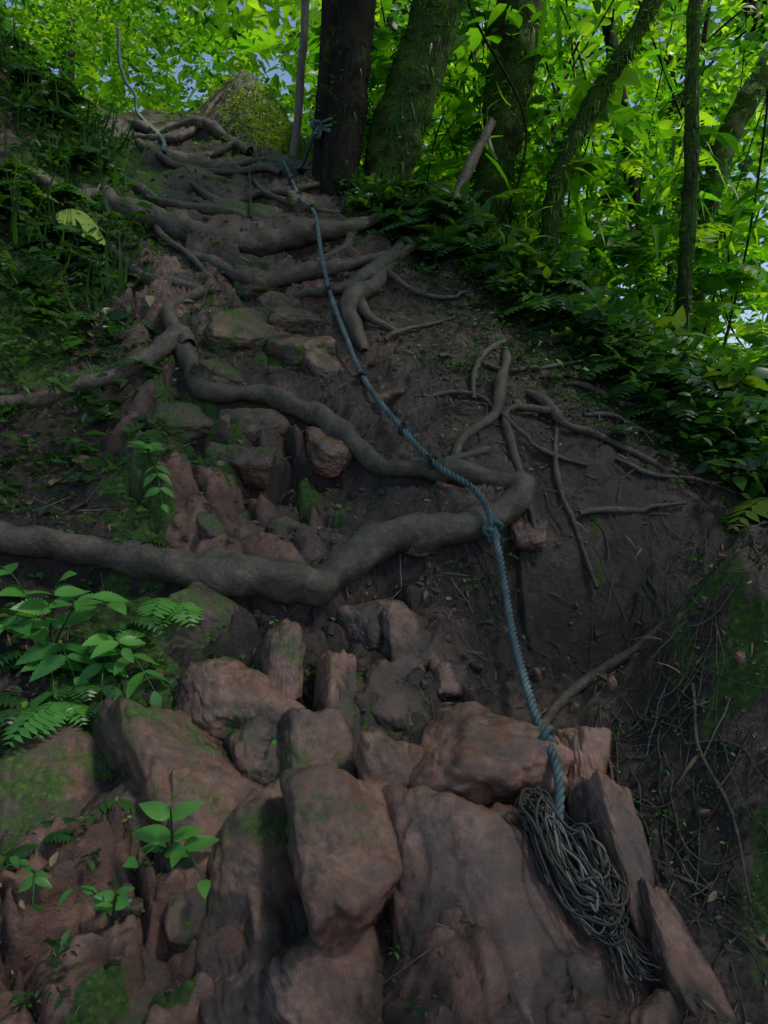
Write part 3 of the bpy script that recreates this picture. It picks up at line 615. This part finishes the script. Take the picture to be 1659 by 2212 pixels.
plant('seedling',gp(-.80,1.62,.02),[(gp(-.78,1.56,.12),3,.04,.7),(gp(-.86,1.58,.10),3,.04,.6)],BRD)
plant('seedling',gp(-.45,1.42,.04),[(gp(-.45,1.38,.11),3,.035,.7)],BRD)
plant('broadleaf_plant',gp(1.6,4.3),[(gp(1.65,4.1,.30),3,.16,1),(gp(1.5,4.1,.2),3,.15,1)],BRD)
plant('broadleaf_plant',gp(.62,5.0),[(gp(.6,4.9,.2),3,.13,.8),(gp(.75,4.9,.12),3,.12,.8)],BRD)
mb=MB();ferns(mb,np.array([gp(-.76,2.62,.04)]),5,np.array([.30]),np.array([.95]),npin=13,rise=.6,azc=-1.2,azw=.6);mb.make('fern_plant',NEARL)
mb=MB();ferns(mb,np.array([gp(-.98,2.2,.04)]),5,np.array([.24]),np.array([.8]),npin=11,rise=.4,azc=-1.2,azw=.9);mb.make('fern_plant',NEARL)
mb=MB();ferns(mb,np.array([gp(2.0,4.0,.02),gp(1.9,4.2,.05),gp(1.6,4.4,.05)]),5,np.array([.45,.4,.4]),np.array([.7,.8,.9]),npin=16,rise=.7);mb.make('fern_plant',UND)
# ------------------------------------------------------------------ trees
def tree(path,rad,mat,sides=20,amp=.25,epi=0,epivar=.5,hang=0,flare=True,limbs=3,name='jungle_tree'):
    e=bpy.data.objects.new(name,None);C.objects.link(e)
    P=np.array(path,float);D_=catmull(np.column_stack([P,rad]),.05)
    r=D_[:,3].copy()
    if flare: r*=1+.5*np.exp(-(D_[:,2]-D_[0,2])/.22)
    V,Ff=tube(D_[:,:3],r,sides,amp,7,int(abs(path[0][0])*100));mesh('trunk',V,Ff,mat,parent=e)
    mb=MB()
    for k in range(limbs):
        a=rng.uniform(0,6.28);s=D_[int(len(D_)*rng.uniform(.8,.97)),:3];L=rng.uniform(.8,1.8)
        Q=catmull(np.array([s,s+[math.cos(a)*L*.5,math.sin(a)*L*.5,L*.4],s+[math.cos(a)*L,math.sin(a)*L,L*.6]]),.08)
        V,Ff=tube(Q,np.linspace(r[-1]*.6,.012,len(Q)),8,.2);mb.add(V,Ff,.3)
    if limbs: mb.make('limbs',mat,parent=e)
    if epi:
        mb=MB();i=rng.integers(0,len(D_),epi);a=rng.uniform(0,6.28,epi);nn=np.column_stack([np.cos(a),np.sin(a),0*a])
        o=D_[i,:3]+nn*(r[i]*.95)[:,None]
        sprigs(mb,o,nn+np.array([0,0,.3])+rng.normal(0,.3,(epi,3)),U(.02,.12,epi),4,U(.012,.045,epi),np.clip(epivar+U(-.3,.3,epi),0,1),LT3)
        if hang:
            i=rng.integers(0,len(D_),hang);a=rng.uniform(0,6.28,hang);nn=np.column_stack([np.cos(a),np.sin(a),0*a]);o=D_[i,:3]+nn*(r[i]*.95)[:,None]
            place(mb,HG,o,nn*.35+np.array([0,0,-1])+rng.normal(0,.15,(hang,3)),nn,U(.04,.12,hang),np.clip(epivar+U(-.2,.5,hang),0,1))
        mb.make('epiphytes',UND,parent=e)
    return e
tree([(-.35,5.78,3.35),(-.33,5.78,4.0),(-.22,5.80,5.05),(-.08,5.85,7.6)],[.165,.16,.155,.13],BARK,epi=450,epivar=.25,hang=300)
tree([(-.46,5.76,3.35),(-.45,5.76,4.1),(-.39,5.76,5.05),(-.36,5.8,7.6)],[.08,.075,.072,.06],BARK,12,epi=50,epivar=.15)
tree([(-.04,5.9,3.2),(.05,5.92,3.95),(.42,5.95,5.15),(1.2,6.1,8.0)],[.21,.20,.185,.15],MOSSB,amp=.35,epi=1300,epivar=.4,hang=1700)
tree([(.93,6.7,3.0),(.98,6.75,4.2),(1.2,6.8,5.6),(1.6,6.9,8.6)],[.19,.18,.21,.17],MOSSB,amp=.5,epi=1300,epivar=.7,hang=1700)
tree([(1.33,6.3,2.9),(1.45,6.3,4.0),(1.80,6.3,4.7),(2.24,6.3,5.5),(3.3,6.4,8)],[.085,.08,.075,.065,.05],MOSSB,12,.5,700,.7,1700)
tree([(2.12,5.4,2.2),(2.16,5.4,3.6),(2.15,5.4,4.9),(2.3,5.5,7.6)],[.055,.05,.045,.04],MOSSB,10,.4,300,.55,500)
tree([(1.05,7.6,3.0),(1.3,7.6,4.6),(1.55,7.6,6.2),(1.7,7.6,8.5)],[.05,.045,.04,.04],BARK,8,.3,60,.5)
tree([(3.0,7.5,2.6),(3.3,7.5,4.6),(4.2,7.6,6.2),(5,7.6,8)],[.12,.11,.10,.08],MOSSB,12,.4,200,.6,300)
tree([(-.84,6.46,3.8),(-.73,6.45,4.4),(-.69,6.45,4.9),(-.65,6.45,5.4),(-.6,6.5,7.8)],[.04,.035,.034,.033,.03],PALE,10,.12,flare=False,limbs=2,name='sapling')
lp=catmull(np.array([[.38,5.45,3.2],[.56,5.55,3.65],[.80,5.7,4.15]]),.04)
V,Ff=tube(lp,np.linspace(.05,.035,len(lp)),12,.4);mesh('leaning_log',V,Ff,ROOTM)
for k in range(14):
    x,y=rng.uniform(-6,8),rng.uniform(9,15)
    if -4.2<x<-.6: x+=4.5
    z=float(gz(x,y));r=rng.uniform(.04,.14);tree([(x,y,z-.2),(x+rng.normal(0,.2),y,z+3),(x+rng.normal(0,.6),y,z+8)],[r,r*.9,r*.7],BARK,8,.2,flare=True,limbs=3)
mb=MB()
for k in range(46):
    x,y=rng.uniform(-.2,6),rng.uniform(6.2,10);z=float(gz(x,y));q_=np.array([[x,y,z],[x+rng.normal(0,.3),y,z+1.2],[x+rng.normal(0,.7),y,z+2.6],[x+rng.normal(0,1),y,z+5]])
    P=catmull(q_,.08);V,Ff=tube(P,rng.uniform(.005,.013),6);mb.add(V,Ff,.3)
mb.make('lianas',BARK)
P=catmull(np.array([gp(-1.1,6.25,.05),gp(-1.0,5.7,.08),gp(-.9,5.15,.10)]),.02);V,Ff=tube(P,.010,7);mesh('hanging_cord',V,Ff,CORD)
mb=MB();n=470;x=U(-1.5,8,n);y=U(-1.0,5.9,n);z=7.9+U(0,1.2,n)  # leaf layer out of view, added to block sun over the near slope
az=U(0,6.28,n);sprigs(mb,np.column_stack([x,y,z]),np.column_stack([np.cos(az),np.sin(az),U(-.3,.3,n)]),U(.5,1.0,n),6,U(.28,.45,n),U(.2,.8,n),LT3,flat=.35)
mb.make('added_shade_canopy',LEAF)
# ------------------------------------------------------------------ light and camera
cam=bpy.data.cameras.new('camera');co=bpy.data.objects.new('camera',cam);C.objects.link(co)
co.location=(0,0,1.75);co.rotation_euler=(math.radians(85),0,0);cam.sensor_fit='VERTICAL';cam.sensor_height=36;cam.lens=26;cam.clip_end=500
bpy.context.scene.camera=co
el,azm=math.radians(58),math.radians(98)
w=bpy.data.worlds.new('World');bpy.context.scene.world=w;w.use_nodes=True;nt=w.node_tree
sk=nt.nodes.new('ShaderNodeTexSky');sk.sky_type='NISHITA';sk.sun_disc=False;sk.sun_elevation=el;sk.sun_rotation=azm
nt.links.new(sk.outputs[0],nt.nodes['Background'].inputs[0]);nt.nodes['Background'].inputs[1].default_value=.15
s=bpy.data.lights.new('sun','SUN');s.energy=5;s.angle=math.radians(8);s.color=(1,.95,.86);so=bpy.data.objects.new('sun',s);C.objects.link(so)
dv=Vector((math.sin(azm)*math.cos(el),math.cos(azm)*math.cos(el),math.sin(el)));so.rotation_euler=dv.to_track_quat('Z','Y').to_euler()
vs=bpy.context.scene.view_settings;vs.view_transform='Standard';vs.look='None';vs.exposure=0
